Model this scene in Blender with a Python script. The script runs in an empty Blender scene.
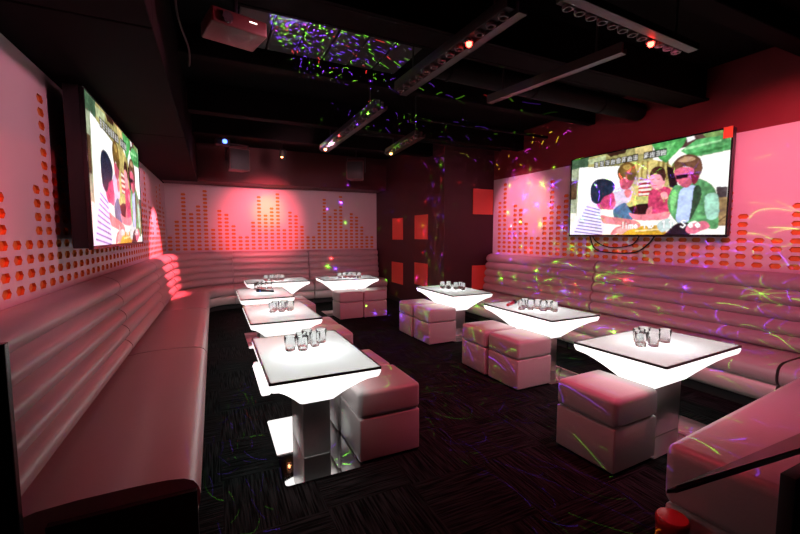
import bpy, bmesh, math, random
import numpy as np
from mathutils import Vector, Matrix, Quaternion

random.seed(7)
SC = bpy.context.scene
COL = SC.collection
PI = math.pi

# ------------------------------------------------------------------ helpers
def srgb(r, g, b):
    def f(c):
        c /= 255.0
        return c / 12.92 if c <= 0.04045 else ((c + 0.055) / 1.055) ** 2.4
    return (f(r), f(g), f(b), 1.0)

def mesh_obj(name, bm, mats, parent=None, smooth=True, angle=40):
    me = bpy.data.meshes.new(name)
    bmesh.ops.recalc_face_normals(bm, faces=bm.faces[:])
    bm.to_mesh(me)
    bm.free()
    for m in (mats if isinstance(mats, (list, tuple)) else [mats]):
        me.materials.append(m)
    if smooth:
        for p in me.polygons:
            p.use_smooth = True
        try:
            me.set_sharp_from_angle(angle=math.radians(angle))
        except Exception:
            pass
    o = bpy.data.objects.new(name, me)
    COL.objects.link(o)
    if parent is not None:
        o.parent = parent
    return o

def tag(o, label, cat, group=None):
    o['label'] = label
    o['category'] = cat
    if group:
        o['group'] = group
    return o

def empty(name, loc, label, cat, group=None, rz=0.0):
    o = bpy.data.objects.new(name, None)
    o.empty_display_size = 0.1
    o.location = loc
    o.rotation_euler = (0, 0, rz)
    COL.objects.link(o)
    return tag(o, label, cat, group)

def struct(o):
    o['kind'] = 'structure'
    return o

def copy_tree(o, parent=None):
    c = o.copy()
    COL.objects.link(c)
    if parent is not None:
        c.parent = parent
        c.matrix_parent_inverse = o.matrix_parent_inverse.copy()
    for ch in [x for x in bpy.data.objects if x.parent == o]:
        copy_tree(ch, c)
    return c

def add_box(bm, x0, x1, y0, y1, z0, z1, bevel=0.0, seg=2, mi=0, mat=None):
    m = Matrix.Translation(((x0 + x1) / 2, (y0 + y1) / 2, (z0 + z1) / 2)) @ Matrix.Diagonal((abs(x1 - x0), abs(y1 - y0), abs(z1 - z0), 1))
    r = bmesh.ops.create_cube(bm, size=1.0, matrix=m)
    vs = r['verts']
    fs = {f for v in vs for f in v.link_faces}
    for f in fs:
        f.material_index = mi
    if bevel > 0:
        es = list({e for v in vs for e in v.link_edges})
        rb = bmesh.ops.bevel(bm, geom=es, offset=bevel, segments=seg, profile=0.5, affect='EDGES')
        vs = list({v for f in rb['faces'] for v in f.verts} | {v for v in vs if v.is_valid})
        for f in rb['faces']:
            f.material_index = mi
    if mat is not None:
        bmesh.ops.transform(bm, matrix=mat, verts=vs)
    return vs

def box_bm(*a, **k):
    bm = bmesh.new()
    add_box(bm, *a, **k)
    return bm

def add_cyl(bm, p0, p1, r0, r1=None, n=16, cap=True):
    p0, p1 = Vector(p0), Vector(p1)
    r1 = r0 if r1 is None else r1
    d = (p1 - p0)
    q = d.to_track_quat('Z', 'Y')
    rings = []
    for p, r in ((p0, r0), (p1, r1)):
        rings.append([bm.verts.new(p + q @ Vector((r * math.cos(2 * PI * i / n), r * math.sin(2 * PI * i / n), 0))) for i in range(n)])
    for i in range(n):
        j = (i + 1) % n
        bm.faces.new((rings[0][i], rings[0][j], rings[1][j], rings[1][i]))
    if cap:
        bm.faces.new(rings[0][::-1])
        bm.faces.new(rings[1])

def add_tube(bm, pts, r, n=8):
    pts = [Vector(p) for p in pts]
    rings = []
    for i, p in enumerate(pts):
        a = pts[max(i - 1, 0)]
        b = pts[min(i + 1, len(pts) - 1)]
        q = (b - a).to_track_quat('Z', 'Y')
        rings.append([bm.verts.new(p + q @ Vector((r * math.cos(2 * PI * k / n), r * math.sin(2 * PI * k / n), 0))) for k in range(n)])
    for a, b in zip(rings, rings[1:]):
        for k in range(n):
            bm.faces.new((a[k], a[(k + 1) % n], b[(k + 1) % n], b[k]))
    bm.faces.new(rings[0][::-1])
    bm.faces.new(rings[-1])

def add_lathe(bm, prof, n=24, cx=0, cy=0, close=True):
    """prof: list of (r, z), revolved about z; open ends capped when r>0."""
    rings = []
    for r, z in prof:
        if r < 1e-6:
            rings.append([bm.verts.new((cx, cy, z))])
        else:
            rings.append([bm.verts.new((cx + r * math.cos(2 * PI * k / n), cy + r * math.sin(2 * PI * k / n), z)) for k in range(n)])
    for a, b in zip(rings, rings[1:]):
        if len(a) == 1 and len(b) == 1:
            continue
        for k in range(n):
            k2 = (k + 1) % n
            if len(a) == 1:
                bm.faces.new((a[0], b[k2], b[k]))
            elif len(b) == 1:
                bm.faces.new((a[k], a[k2], b[0]))
            else:
                bm.faces.new((a[k], a[k2], b[k2], b[k]))

def add_prism(bm, poly, z0, z1):
    b = [bm.verts.new((x, y, z0)) for x, y in poly]
    t = [bm.verts.new((x, y, z1)) for x, y in poly]
    n = len(poly)
    bm.faces.new(b[::-1])
    bm.faces.new(t)
    for i in range(n):
        j = (i + 1) % n
        bm.faces.new((b[i], b[j], t[j], t[i]))

def bez(pts, n=24):
    """Catmull-Rom through pts."""
    P = [Vector(p) for p in pts]
    P = [2 * P[0] - P[1]] + P + [2 * P[-1] - P[-2]]
    out = []
    for i in range(1, len(P) - 2):
        for k in range(n):
            t = k / n
            a, b, c, d = P[i - 1], P[i], P[i + 1], P[i + 2]
            out.append(0.5 * ((2 * b) + (c - a) * t + (2 * a - 5 * b + 4 * c - d) * t * t + (3 * b - a - 3 * c + d) * t ** 3))
    out.append(P[-2])
    return out

# ------------------------------------------------------------------ materials
def new_mat(name):
    m = bpy.data.materials.new(name)
    m.use_nodes = True
    nt = m.node_tree
    return m, nt, nt.nodes['Principled BSDF'], nt.nodes['Material Output']

def simple(name, col, rough=0.5, metal=0.0, spec=0.5, coat=0.0, noise=0.0, nscale=20.0, bump=0.0, bscale=200.0):
    m, nt, p, out = new_mat(name)
    p.inputs['Base Color'].default_value = col
    p.inputs['Roughness'].default_value = rough
    p.inputs['Metallic'].default_value = metal
    p.inputs['Specular IOR Level'].default_value = spec
    p.inputs['Coat Weight'].default_value = coat
    tc = nt.nodes.new('ShaderNodeTexCoord')
    if noise > 0:
        n = nt.nodes.new('ShaderNodeTexNoise')
        n.inputs['Scale'].default_value = nscale
        n.inputs['Detail'].default_value = 4
        nt.links.new(tc.outputs['Object'], n.inputs['Vector'])
        mx = nt.nodes.new('ShaderNodeMix')
        mx.data_type = 'RGBA'
        mx.inputs[6].default_value = tuple(c * (1 - noise) for c in col[:3]) + (1,)
        mx.inputs[7].default_value = tuple(min(1, c * (1 + noise)) for c in col[:3]) + (1,)
        nt.links.new(n.outputs['Fac'], mx.inputs[0])
        nt.links.new(mx.outputs[2], p.inputs['Base Color'])
    if bump > 0:
        n2 = nt.nodes.new('ShaderNodeTexNoise')
        n2.inputs['Scale'].default_value = bscale
        n2.inputs['Detail'].default_value = 3
        nt.links.new(tc.outputs['Object'], n2.inputs['Vector'])
        b = nt.nodes.new('ShaderNodeBump')
        b.inputs['Strength'].default_value = bump
        b.inputs['Distance'].default_value = 0.01
        nt.links.new(n2.outputs['Fac'], b.inputs['Height'])
        nt.links.new(b.outputs['Normal'], p.inputs['Normal'])
    return m

def emit(name, col, strength):
    m, nt, p, out = new_mat(name)
    p.inputs['Base Color'].default_value = col
    p.inputs['Emission Color'].default_value = col
    p.inputs['Emission Strength'].default_value = strength
    return m

LEATHER = simple('pearl_white_leatherette', (0.44, 0.385, 0.385, 1), 0.32, spec=0.5, noise=0.05, nscale=3.0, bump=0.10, bscale=60)
BASEPANEL = simple('cream_leatherette_base', (0.60, 0.56, 0.53, 1), 0.4, noise=0.05, nscale=4)
PLINTH = simple('black_plinth', (0.012, 0.012, 0.013, 1), 0.6, noise=0.2)
PANEL = simple('white_lacquer_panel', (0.66, 0.60, 0.63, 1), 0.42, noise=0.03, nscale=1.5)
HEX = simple('orange_recess', (0.68, 0.205, 0.03, 1), 0.5, noise=0.15, nscale=30)
DARKWALL = simple('dark_maroon_wall', (0.036, 0.006, 0.008, 1), 0.6, noise=0.2, nscale=4)
REDWALL = simple('deep_red_wall', (0.16, 0.012, 0.018, 1), 0.6, noise=0.15, nscale=4)
BACKSOFFIT = simple('red_lit_soffit', (0.055, 0.006, 0.008, 1), 0.6, noise=0.15, nscale=4)  # red light falling on the back soffit is put into this colour
SQUARE = simple('orange_red_square', (0.72, 0.10, 0.06, 1), 0.45, noise=0.06, nscale=5)
CEIL = simple('black_ceiling_paint', (0.0030, 0.0022, 0.0022, 1), 0.8, spec=0.04, noise=0.3, nscale=6)
SOFFIT = simple('charcoal_soffit_paint', (0.0048, 0.0030, 0.0033, 1), 0.8, spec=0.05, noise=0.15, nscale=3)
BEAM = simple('dark_grey_beam', (0.0050, 0.0032, 0.0033, 1), 0.8, spec=0.05, noise=0.25, nscale=5)
DUCT = simple('black_duct_metal', (0.006, 0.0045, 0.0045, 1), 0.7, spec=0.1, metal=0.1, noise=0.2)
STEEL = simple('brushed_steel', (0.50, 0.49, 0.48, 1), 0.32, metal=1.0, noise=0.08, nscale=40)
MIRROR = simple('polished_steel_plate', (0.80, 0.80, 0.80, 1), 0.04, metal=1.0, noise=0.02)
BLACKGLOSS = simple('black_gloss_plastic', (0.010, 0.010, 0.011, 1), 0.25, noise=0.2)
BLACKMATT = simple('black_matt_plastic', (0.016, 0.015, 0.016, 1), 0.5, noise=0.2)
EDGE = simple('black_edge_band', (0.008, 0.008, 0.009, 1), 0.3, noise=0.1)
ALU = simple('aluminium_channel', (0.10, 0.09, 0.09, 1), 0.4, metal=0.8, noise=0.1)
RINGM = simple('lamp_ring_grey', (0.12, 0.11, 0.11, 1), 0.4, noise=0.1)
LENSOFF = simple('unlit_lens', (0.03, 0.025, 0.028, 1), 0.15, noise=0.1)
REDLED = emit('lit_red_lamp', (1.0, 0.03, 0.02, 1), 30)
AMBERLED = emit('lit_amber_lamp', (1.0, 0.35, 0.12, 1), 14)
BLUELED = emit('lit_blue_laser_aperture', (0.10, 0.19, 1.0, 1), 4.5)
WHITELED = emit('lit_status_lamp', (1.0, 0.85, 0.75, 1), 6)
MICRED = simple('red_microphone_body', (0.45, 0.02, 0.04, 1), 0.3, noise=0.1)
MICBLUE = simple('blue_ring', (0.05, 0.12, 0.5, 1), 0.35, noise=0.1)
MICBLACK = simple('black_microphone_body', (0.010, 0.010, 0.014, 1), 0.35, noise=0.1)
MICGRID = simple('microphone_mesh', (0.03, 0.03, 0.04, 1), 0.4, metal=0.6, bump=0.8, bscale=600)
LEDGE = simple('dark_wood_ledge', (0.12, 0.07, 0.078, 1), 0.3, spec=0.6, noise=0.3, nscale=8)
REDVINYL = simple('red_vinyl', (0.45, 0.02, 0.025, 1), 0.35, noise=0.1)
SHELFTOP = LEATHER
STICKER = simple('orange_tag', (0.85, 0.16, 0.06, 1), 0.5, noise=0.05)

# luminous box of the tables
LIGHTBOX = emit('luminous_white_acrylic', (1.0, 0.985, 0.96, 1), 1.35)

def table_top_mat():
    m, nt, p, out = new_mat('frosted_white_glass')
    nt.nodes.remove(p)
    tr = nt.nodes.new('ShaderNodeBsdfTranslucent')
    tr.inputs['Color'].default_value = (0.26, 0.272, 0.272, 1)
    df = nt.nodes.new('ShaderNodeBsdfDiffuse')
    df.inputs['Color'].default_value = (0.8, 0.8, 0.8, 1)
    gl = nt.nodes.new('ShaderNodeBsdfGlossy')
    gl.inputs['Roughness'].default_value = 0.03
    tc = nt.nodes.new('ShaderNodeTexCoord')
    nz = nt.nodes.new('ShaderNodeTexNoise')
    nz.inputs['Scale'].default_value = 3
    nt.links.new(tc.outputs['Object'], nz.inputs['Vector'])
    mr = nt.nodes.new('ShaderNodeMapRange')
    mr.inputs[3].default_value = 0.02
    mr.inputs[4].default_value = 0.06
    nt.links.new(nz.outputs['Fac'], mr.inputs[0])
    nt.links.new(mr.outputs[0], gl.inputs['Roughness'])
    fr = nt.nodes.new('ShaderNodeFresnel')
    fr.inputs['IOR'].default_value = 1.5
    m1 = nt.nodes.new('ShaderNodeMixShader')
    m1.inputs[0].default_value = 0.2
    nt.links.new(tr.outputs[0], m1.inputs[1])
    nt.links.new(df.outputs[0], m1.inputs[2])
    m2 = nt.nodes.new('ShaderNodeMixShader')
    nt.links.new(fr.outputs[0], m2.inputs[0])
    nt.links.new(m1.outputs[0], m2.inputs[1])
    nt.links.new(gl.outputs[0], m2.inputs[2])
    nt.links.new(m2.outputs[0], out.inputs[0])
    return m
TABLETOP = table_top_mat()

def glass_mat():
    m, nt, p, out = new_mat('clear_tumbler_glass')
    p.inputs['Base Color'].default_value = (1, 1, 1, 1)
    p.inputs['Roughness'].default_value = 0.0
    p.inputs['IOR'].default_value = 1.45
    p.inputs['Transmission Weight'].default_value = 1.0
    tc = nt.nodes.new('ShaderNodeTexCoord')
    nz = nt.nodes.new('ShaderNodeTexNoise')
    nz.inputs['Scale'].default_value = 40
    nt.links.new(tc.outputs['Object'], nz.inputs['Vector'])
    mr = nt.nodes.new('ShaderNodeMapRange')
    mr.inputs[3].default_value = 0.0
    mr.inputs[4].default_value = 0.03
    nt.links.new(nz.outputs['Fac'], mr.inputs[0])
    nt.links.new(mr.outputs[0], p.inputs['Roughness'])
    return m
GLASS = glass_mat()

def carpet_mat():
    m, nt, p, out = new_mat('ribbed_carpet_tiles')
    tc = nt.nodes.new('ShaderNodeTexCoord')
    mp = nt.nodes.new('ShaderNodeMapping')
    mp.inputs['Location'].default_value = (0.0, 0.06, 0.1)
    nt.links.new(tc.outputs['Object'], mp.inputs['Vector'])
    ck = nt.nodes.new('ShaderNodeTexChecker')
    ck.inputs['Scale'].default_value = 2.0
    nt.links.new(mp.outputs[0], ck.inputs['Vector'])
    def stripes(sc):
        mm = nt.nodes.new('ShaderNodeMapping')
        mm.inputs['Scale'].default_value = sc
        nt.links.new(tc.outputs['Object'], mm.inputs['Vector'])
        n = nt.nodes.new('ShaderNodeTexNoise')
        n.inputs['Scale'].default_value = 1.0
        n.inputs['Detail'].default_value = 2.0
        nt.links.new(mm.outputs[0], n.inputs['Vector'])
        return n
    a = stripes((95, 4, 1))
    b = stripes((4, 95, 1))
    mx = nt.nodes.new('ShaderNodeMix')
    mx.data_type = 'FLOAT'
    nt.links.new(ck.outputs['Fac'], mx.inputs[0])
    nt.links.new(a.outputs['Fac'], mx.inputs[2])
    nt.links.new(b.outputs['Fac'], mx.inputs[3])
    rp = nt.nodes.new('ShaderNodeValToRGB')
    rp.color_ramp.elements[0].position = 0.40
    rp.color_ramp.elements[0].color = (0.0018, 0.002, 0.002, 1)
    rp.color_ramp.elements[1].position = 0.62
    rp.color_ramp.elements[1].color = (0.017, 0.020, 0.020, 1)
    nt.links.new(mx.outputs[0], rp.inputs[0])
    nt.links.new(rp.outputs[0], p.inputs['Base Color'])
    p.inputs['Roughness'].default_value = 0.9
    p.inputs['Specular IOR Level'].default_value = 0.04
    bp = nt.nodes.new('ShaderNodeBump')
    bp.inputs['Strength'].default_value = 0.7
    bp.inputs['Distance'].default_value = 0.006
    nt.links.new(mx.outputs[0], bp.inputs['Height'])
    nt.links.new(bp.outputs[0], p.inputs['Normal'])
    return m
CARPET = carpet_mat()

# ------------------------------------------------------------------ camera
cam = bpy.data.cameras.new('camera')
cam.sensor_width = 36.0
cam.lens = 392.0 / 800.0 * 36.0
cam.clip_start = 0.05
co = bpy.data.objects.new('camera', cam)
co.location = (0, 0, 1.45)
co.rotation_euler = (math.radians(90 - 4.667), 0, math.radians(-25.43))
COL.objects.link(co)
SC.camera = co

# ------------------------------------------------------------------ room
XL, XR, YB, YN = -0.82, 4.65, 8.90, -1.6     # left wall, right wall, back wall, behind the camera
BX, BY = 3.60, 5.80                          # the block in the far right corner
ZP, ZC = 2.43, 3.15                          # top of the white panels, ceiling

struct(mesh_obj('floor', box_bm(XL - 0.3, XR + 0.3, YN - 0.2, YB + 0.3, -0.1, 0.0), CARPET, smooth=False))
struct(mesh_obj('ceiling', box_bm(XL - 0.3, XR + 0.3, YN - 0.2, YB + 0.3, ZC, ZC + 0.1), CEIL, smooth=False))

PAT = [4, 8, 15, 10, 12, 16, 6, 11, 10, 7, 4]
VP_, ZROW = 0.0775, 1.165                     # row pitch, centre of the lowest row

def eq_wall(name, p0, udir, ndir, length, zlo, zhi, u0, pitch, ncol, idx0, thick=0.12):
    """White panel wall with rows of hexagonal recesses cut through its face."""
    bm = bmesh.new()
    U, N = Vector(udir), Vector(ndir)
    P0 = Vector(p0)
    def P(u, z, d=0.0):
        return P0 + U * u + Vector((0, 0, z)) + N * d
    def quad(a, b, c, d, mi=0):
        f = bm.faces.new([bm.verts.new(v) for v in (a, b, c, d)])
        f.material_index = mi
    ua, ub = u0 - pitch / 2, u0 + pitch * (ncol - 0.5)
    za = ZROW - VP_ / 2
    zb = za + 16 * VP_
    quad(P(0, zlo), P(ua, zlo), P(ua, zhi), P(0, zhi))
    quad(P(ub, zlo), P(length, zlo), P(length, zhi), P(ub, zhi))
    quad(P(ua, zlo), P(ub, zlo), P(ub, za), P(ua, za))
    quad(P(ua, zb), P(ub, zb), P(ub, zhi), P(ua, zhi))
    hw, hs, hh = pitch * 0.345, pitch * 0.215, 0.0235
    for c in range(ncol):
        h = PAT[(idx0 + c) % len(PAT)]
        uc = u0 + c * pitch
        ul, ur = uc - pitch / 2, uc + pitch / 2
        for r in range(h):
            zc = ZROW + r * VP_
            z0, z1 = zc - VP_ / 2, zc + VP_ / 2
            hexa = [(uc - hw, zc), (uc - hs, zc - hh), (uc + hs, zc - hh), (uc + hw, zc), (uc + hs, zc + hh), (uc - hs, zc + hh)]
            outer = [(ul, zc), (ul, z0), (ur, z0), (ur, zc), (ur, z1), (ul, z1)]
            hv = [bm.verts.new(P(*q)) for q in hexa]
            ov = [bm.verts.new(P(*q)) for q in outer]
            bv = [bm.verts.new(P(q[0], q[1], -0.015)) for q in hexa]
            for k in range(6):
                j = (k + 1) % 6
                bm.faces.new((ov[k], ov[j], hv[j], hv[k])).material_index = 0
                bm.faces.new((hv[k], hv[j], bv[j], bv[k])).material_index = 1
            bm.faces.new(bv).material_index = 1
        zt = za + h * VP_
        if h < 16:
            quad(P(ul, zt), P(ur, zt), P(ur, zb), P(ul, zb))
    # body behind the face
    T = -thick
    quad(P(0, zlo, T), P(length, zlo, T), P(length, zhi, T), P(0, zhi, T))
    quad(P(0, zlo), P(length, zlo), P(length, zlo, T), P(0, zlo, T))
    quad(P(0, zhi), P(length, zhi), P(length, zhi, T), P(0, zhi, T))
    quad(P(0, zlo), P(0, zlo, T), P(0, zhi, T), P(0, zhi))
    quad(P(length, zlo), P(length, zlo, T), P(length, zhi, T), P(length, zhi))
    me = bpy.data.meshes.new(name)
    # face normals towards the room
    for f in bm.faces:
        f.normal_update()
    bm.to_mesh(me)
    bm.free()
    me.materials.append(PANEL)
    me.materials.append(HEX)
    o = bpy.data.objects.new(name, me)
    COL.objects.link(o)
    return struct(o)

# left wall: columns run away from the camera; column 0 of the pattern at y = 2.54
SPL = 0.0127
def wlx(y):
    return XL - SPL * (YB - y)
eq_wall('wall_left', (wlx(YN), YN, 0), Vector((SPL, 1, 0)).normalized(), Vector((1, -SPL, 0)).normalized(), YB - YN, 0.0, ZP, 2.49 - 8 * 0.143 - YN, 0.143, 52, 1)
# back wall, from the left corner to the block
eq_wall('wall_back', (XL, YB, 0), (1, 0, 0), (0, -1, 0), BX - XL, 0.0, ZP + 0.02, -0.765 - XL, 0.1285, 34, 0)
# right wall, from the block towards the camera
eq_wall('wall_right', (XR, BY, 0), (0, -1, 0), (-1, 0, 0), BY - YN, 0.0, ZP + 0.01, BY - 5.62, 0.1330, 38, 4)
struct(mesh_obj('wall_front', box_bm(XL - 0.3, XR + 0.3, YN - 0.15, YN, 0, ZC), DARKWALL, smooth=False))
# dark walls above the white panels
struct(mesh_obj('trim_1', box_bm(XR, XR + 0.12, YN, BY, ZP + 0.012, ZC), REDWALL, smooth=False))
# the dark block filling the far right corner
struct(mesh_obj('wall_corner', box_bm(BX, XR + 0.12, BY, YB + 0.12, 0, ZC), DARKWALL, smooth=False))
# soffit along the left wall, with a shadow-gap seam across it
bm = bmesh.new()
ys = [YN, 2.28, 4.62, 8.28]
for a, b in zip(ys, ys[1:]):
    add_box(bm, XL - 0.27, -0.225, a + 0.006, b - 0.006, ZP + 0.004, ZC, bevel=0.004, seg=1)
struct(mesh_obj('trim_2', bm, SOFFIT, smooth=False))
# soffit along the back wall
struct(mesh_obj('trim_4', box_bm(XL, BX, 8.29, YB + 0.12, ZP + 0.024, ZC, bevel=0.004, seg=1), BACKSOFFIT, smooth=False))
# skirting of the corner block
struct(mesh_obj('baseboard_right', box_bm(BX - 0.012, BX, BY - 0.012, 8.1, 0, 0.09), PLINTH, smooth=False))
# dark low wall past the near end of the left bench
struct(mesh_obj('trim_5', box_bm(wlx(1.59) + 0.002, XL + 0.03, YN + 0.01, 1.59, 0, 1.13, bevel=0.004), PLINTH, smooth=False))

# ceiling beams and ducts (fixed to the building)
def beam(name, y0, y1, z0, x0=-0.205, x1=XR, lip=0.0, mat=None):
    bm = box_bm(x0, x1, y0, y1, z0, ZC, bevel=0.006, seg=1)
    if lip:
        add_box(bm, x0, x1, y0 - lip, y0, z0, z0 + 0.02)
        add_box(bm, x0, x1, y1, y1 + lip, z0, z0 + 0.02)
    return struct(mesh_obj(name, bm, mat or BEAM, smooth=False))
beam('trim_6', 2.40, 2.62, 2.82, x1=4.62, lip=0.03)
beam('trim_7', 3.72, 3.83, 2.92)
beam('trim_8', 5.05, 5.20, 2.84)
beam('trim_9', 6.20, 6.36, 2.86, x1=BX)
beam('trim_3', 1.55, 1.70, 2.98, mat=CEIL)

bm = bmesh.new()
add_cyl(bm, (1.75, 3.02, 2.90), (4.60, 3.10, 2.90), 0.10, n=24)
for x in (1.9, 2.9, 3.9):
    add_cyl(bm, (x - 0.012, 3.02 + (x - 1.75) * 0.028, 2.90), (x + 0.012, 3.02 + (x - 1.75) * 0.028, 2.90), 0.108, n=24)
    add_cyl(bm, (x, 3.05, 2.98), (x, 3.05, ZC), 0.006, n=6)
tag(mesh_obj('ventilation_duct', bm, DUCT), 'round dark ventilation duct under the ceiling, running toward the right wall', 'duct')

bm = bmesh.new()
add_tube(bm, [(1.95, 5.62, 2.95), (4.64, 5.62, 2.95)], 0.03, 12)
for x in (2.3, 3.4, 4.4):
    add_cyl(bm, (x, 5.62, 2.97), (x, 5.62, ZC), 0.006, n=6)
tag(mesh_obj('ceiling_pipe', bm, DUCT), 'thin dark pipe crossing the ceiling just in front of the dark corner block', 'pipe')
bm = bmesh.new()
add_tube(bm, [(2.35, 4.55, 2.93), (2.62, 4.55, 2.93), (3.6, 4.55, 2.93), (4.64, 4.55, 2.93)], 0.02, 10)
add_box(bm, 2.30, 2.38, 4.50, 4.60, 2.88, 2.98, bevel=0.005)
add_tube(bm, [(2.34, 4.55, 2.97), (2.34, 4.55, ZC)], 0.012, 8)
for x in (3.1, 4.1):
    add_cyl(bm, (x, 4.55, 2.95), (x, 4.55, ZC), 0.006, n=6)
tag(mesh_obj('conduit', bm, DUCT), 'dark conduit with a square junction box, between the ceiling beams', 'conduit')
bm = bmesh.new()
add_tube(bm, bez([(-0.19, 1.9, 2.95), (-0.12, 2.3, 2.86), (-0.14, 2.6, 2.70), (-0.10, 3.0, 2.66), (-0.12, 3.5, 2.74), (-0.13, 4.0, 3.14)], 8), 0.006, 6)
tag(mesh_obj('ceiling_cable', bm, BLACKMATT), 'thin loose cable hanging beside the left soffit', 'cable')

# grille of ceiling panels that catches the laser
bm = bmesh.new()
for i in range(6):
    x = 0.22 + i * 0.24
    add_box(bm, x + 0.006, x + 0.234, 2.68, 3.62, 3.02, 3.05, bevel=0.003, seg=1)
for x in (0.3, 0.9, 1.5):
    add_cyl(bm, (x, 3.1, 3.04), (x, 3.1, ZC), 0.008, n=6)
tag(mesh_obj('ceiling_panel', bm, simple('ceiling_panel_grey', (0.009, 0.008, 0.008, 1), 0.6, noise=0.2), smooth=False), 'dark slatted ceiling panel covered with coloured laser dots', 'panel')

# ------------------------------------------------------------------ orange squares on the corner block
sq = [
    ('y', 4.19, 4.63, 1.82, 2.27, 'orange-red square on the dark block, high up beside the right wall panel'),
    ('y', 4.19, 4.63, 0.46, 0.90, 'orange-red square low on the dark block, just behind the white tumbler table'),
    ('x', 6.36, 6.88, 1.37, 1.83, 'orange-red square on the receding dark wall, upper row, nearer one'),
    ('x', 7.42, 7.94, 1.35, 1.81, 'orange-red square on the receding dark wall, upper row, by the back wall'),
    ('x', 6.36, 6.88, 0.48, 0.91, 'orange-red square on the receding dark wall, lower row, nearer one'),
    ('x', 7.42, 7.98, 0.40, 0.86, 'orange-red square on the receding dark wall, lower row, by the back bench'),
]
for ax, a, b, z0, z1, lab in sq:
    if ax == 'y':
        bm = box_bm(a, b, BY - 0.013, BY - 0.001, z0, z1, bevel=0.002, seg=1)
    else:
        bm = box_bm(BX - 0.013, BX - 0.001, a, b, z0, z1, bevel=0.002, seg=1)
    tag(mesh_obj('wall_square', bm, SQUARE, smooth=False), lab, 'wall panel', 'orange-red squares on the dark corner walls')

# ------------------------------------------------------------------ benches
def back_profile():
    """(distance from wall, height): from the wall over the top and down the rolls to the crease."""
    pr = [(0.004, 0.44), (0.004, 1.10), (0.03, 1.113), (0.075, 1.110)]
    d0, z0, d1, z1 = 0.105, 1.095, 0.185, 0.452
    n = 5
    for k in range(n):
        for i in range(9):
            t = i / 9
            s = (k + t) / n
            bul = 0.060 * (math.sin(PI * (t * 0.96 + 0.02)) ** 0.60)
            pr.append((d0 + (d1 - d0) * s + bul, z0 + (z1 - z0) * s))
    pr.append((d1 + 0.004, z1 - 0.006))
    return pr
def seat_profile():
    return [(0.005, 0.275), (0.005, 0.435), (0.16, 0.436), (0.20, 0.446), (0.32, 0.455), (0.50, 0.456), (0.62, 0.452), (0.675, 0.443),
            (0.708, 0.425), (0.726, 0.397), (0.733, 0.36), (0.728, 0.318), (0.712, 0.288), (0.69, 0.275)]
def base_profile():
    return [(0.006, 0.105), (0.006, 0.27), (0.688, 0.27), (0.708, 0.262), (0.718, 0.235), (0.714, 0.20), (0.70, 0.15), (0.675, 0.112), (0.66, 0.105)]
def plinth_profile():
    return [(0.007, 0.002), (0.007, 0.102), (0.60, 0.102), (0.60, 0.002)]

def sweep(name, prof, path, mat, parent, cap=True, angle=50):
    """path: list of (origin xy at the wall, outward dir xy); prof points are offset along the outward dir."""
    bm = bmesh.new()
    rings = []
    for (ox, oy), (dx, dy) in path:
        rings.append([bm.verts.new((ox + dx * d, oy + dy * d, z)) for d, z in prof])
    m = len(prof)
    for a, b in zip(rings, rings[1:]):
        for i in range(m):
            j = (i + 1) % m
            try:
                bm.faces.new((a[i], a[j], b[j], b[i]))
            except ValueError:
                pass
    if cap:
        bm.faces.new(rings[0][::-1])
        bm.faces.new(rings[-1])
    bmesh.ops.remove_doubles(bm, verts=bm.verts[:], dist=1e-5)
    return mesh_obj(name, bm, mat, parent, angle=angle)

def soften(path, g=0.008):
    return path

def straight(p0, p1, out, n=6, inset=0.010):
    (x0, y0), (x1, y1) = p0, p1
    L = math.hypot(x1 - x0, y1 - y0)
    ux, uy = (x1 - x0) / L, (y1 - y0) / L
    path = []
    for i in range(n + 1):
        t = inset + (L - 2 * inset) * i / n
        path.append(((x0 + ux * t, y0 + uy * t), out))
    return path

def pinch(prof, path):
    return prof

def bench(label, path, group='white leatherette wall benches', back=True, origin=None, back_from=None, splay=False):
    ox, oy = origin or path[len(path) // 2][0]
    root = empty('wall_bench', (ox, oy, 0), label, 'bench', group)
    inv = Matrix.Translation((-ox, -oy, 0))
    lp = [((p[0] - ox, p[1] - oy), d) for p, d in path]
    if back:
        bp_ = lp
        if back_from is not None:
            bp_ = [((lp[0][0][0], back_from - oy), lp[0][1])] + lp
        if splay:
            bp_ = [((wlx(p[1] + oy) + 0.003 - ox, p[1]), d) for p, d in bp_]
        sweep('backrest', back_profile(), bp_, LEATHER, root, angle=60)
    sweep('seat_cushion', seat_profile(), lp, LEATHER, root, angle=60)
    sweep('base_panel', base_profile(), lp, BASEPANEL, root, angle=60)
    sweep('plinth', plinth_profile(), lp, PLINTH, root, angle=30)
    return root

g = 0.002
B1 = bench('long white wall bench section nearest the camera under the left television', straight((XL + g, 1.775), (XL + g, 3.90), (1, 0), 12), back_from=1.625, splay=True)
# dark panel closing its near end
bm = bmesh.new()
add_prism(bm, [(0.236, 0.002), (0.722, 0.002), (0.722, 0.40), (0.236, 0.40)], 0.001, 0.028)
bmesh.ops.transform(bm, matrix=Matrix.Translation((0, 1.775 - B1.location.y, 0)) @ Matrix.Rotation(PI / 2, 4, 'X'), verts=bm.verts[:])
mesh_obj('end_panel', bm, PLINTH, B1, smooth=False)
mesh_obj('back_end_panel', box_bm(-0.086, 0.225, 1.595 - B1.location.y, 1.624 - B1.location.y, 0.002, 1.115, bevel=0.003), BLACKGLOSS, B1, smooth=False)
bench('middle section of the white bench along the left wall, behind the nearest one', straight((XL + g, 3.90), (XL + g, 6.0), (1, 0), 12), splay=True)
bench('far straight section of the white bench along the left wall, next to the curved corner', straight((XL + g, 6.0), (XL + g, 7.74), (1, 0), 10), splay=True)
R = YB - 7.74
cxy = (XL + g + R, YB - g - R)
arc = []
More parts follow.
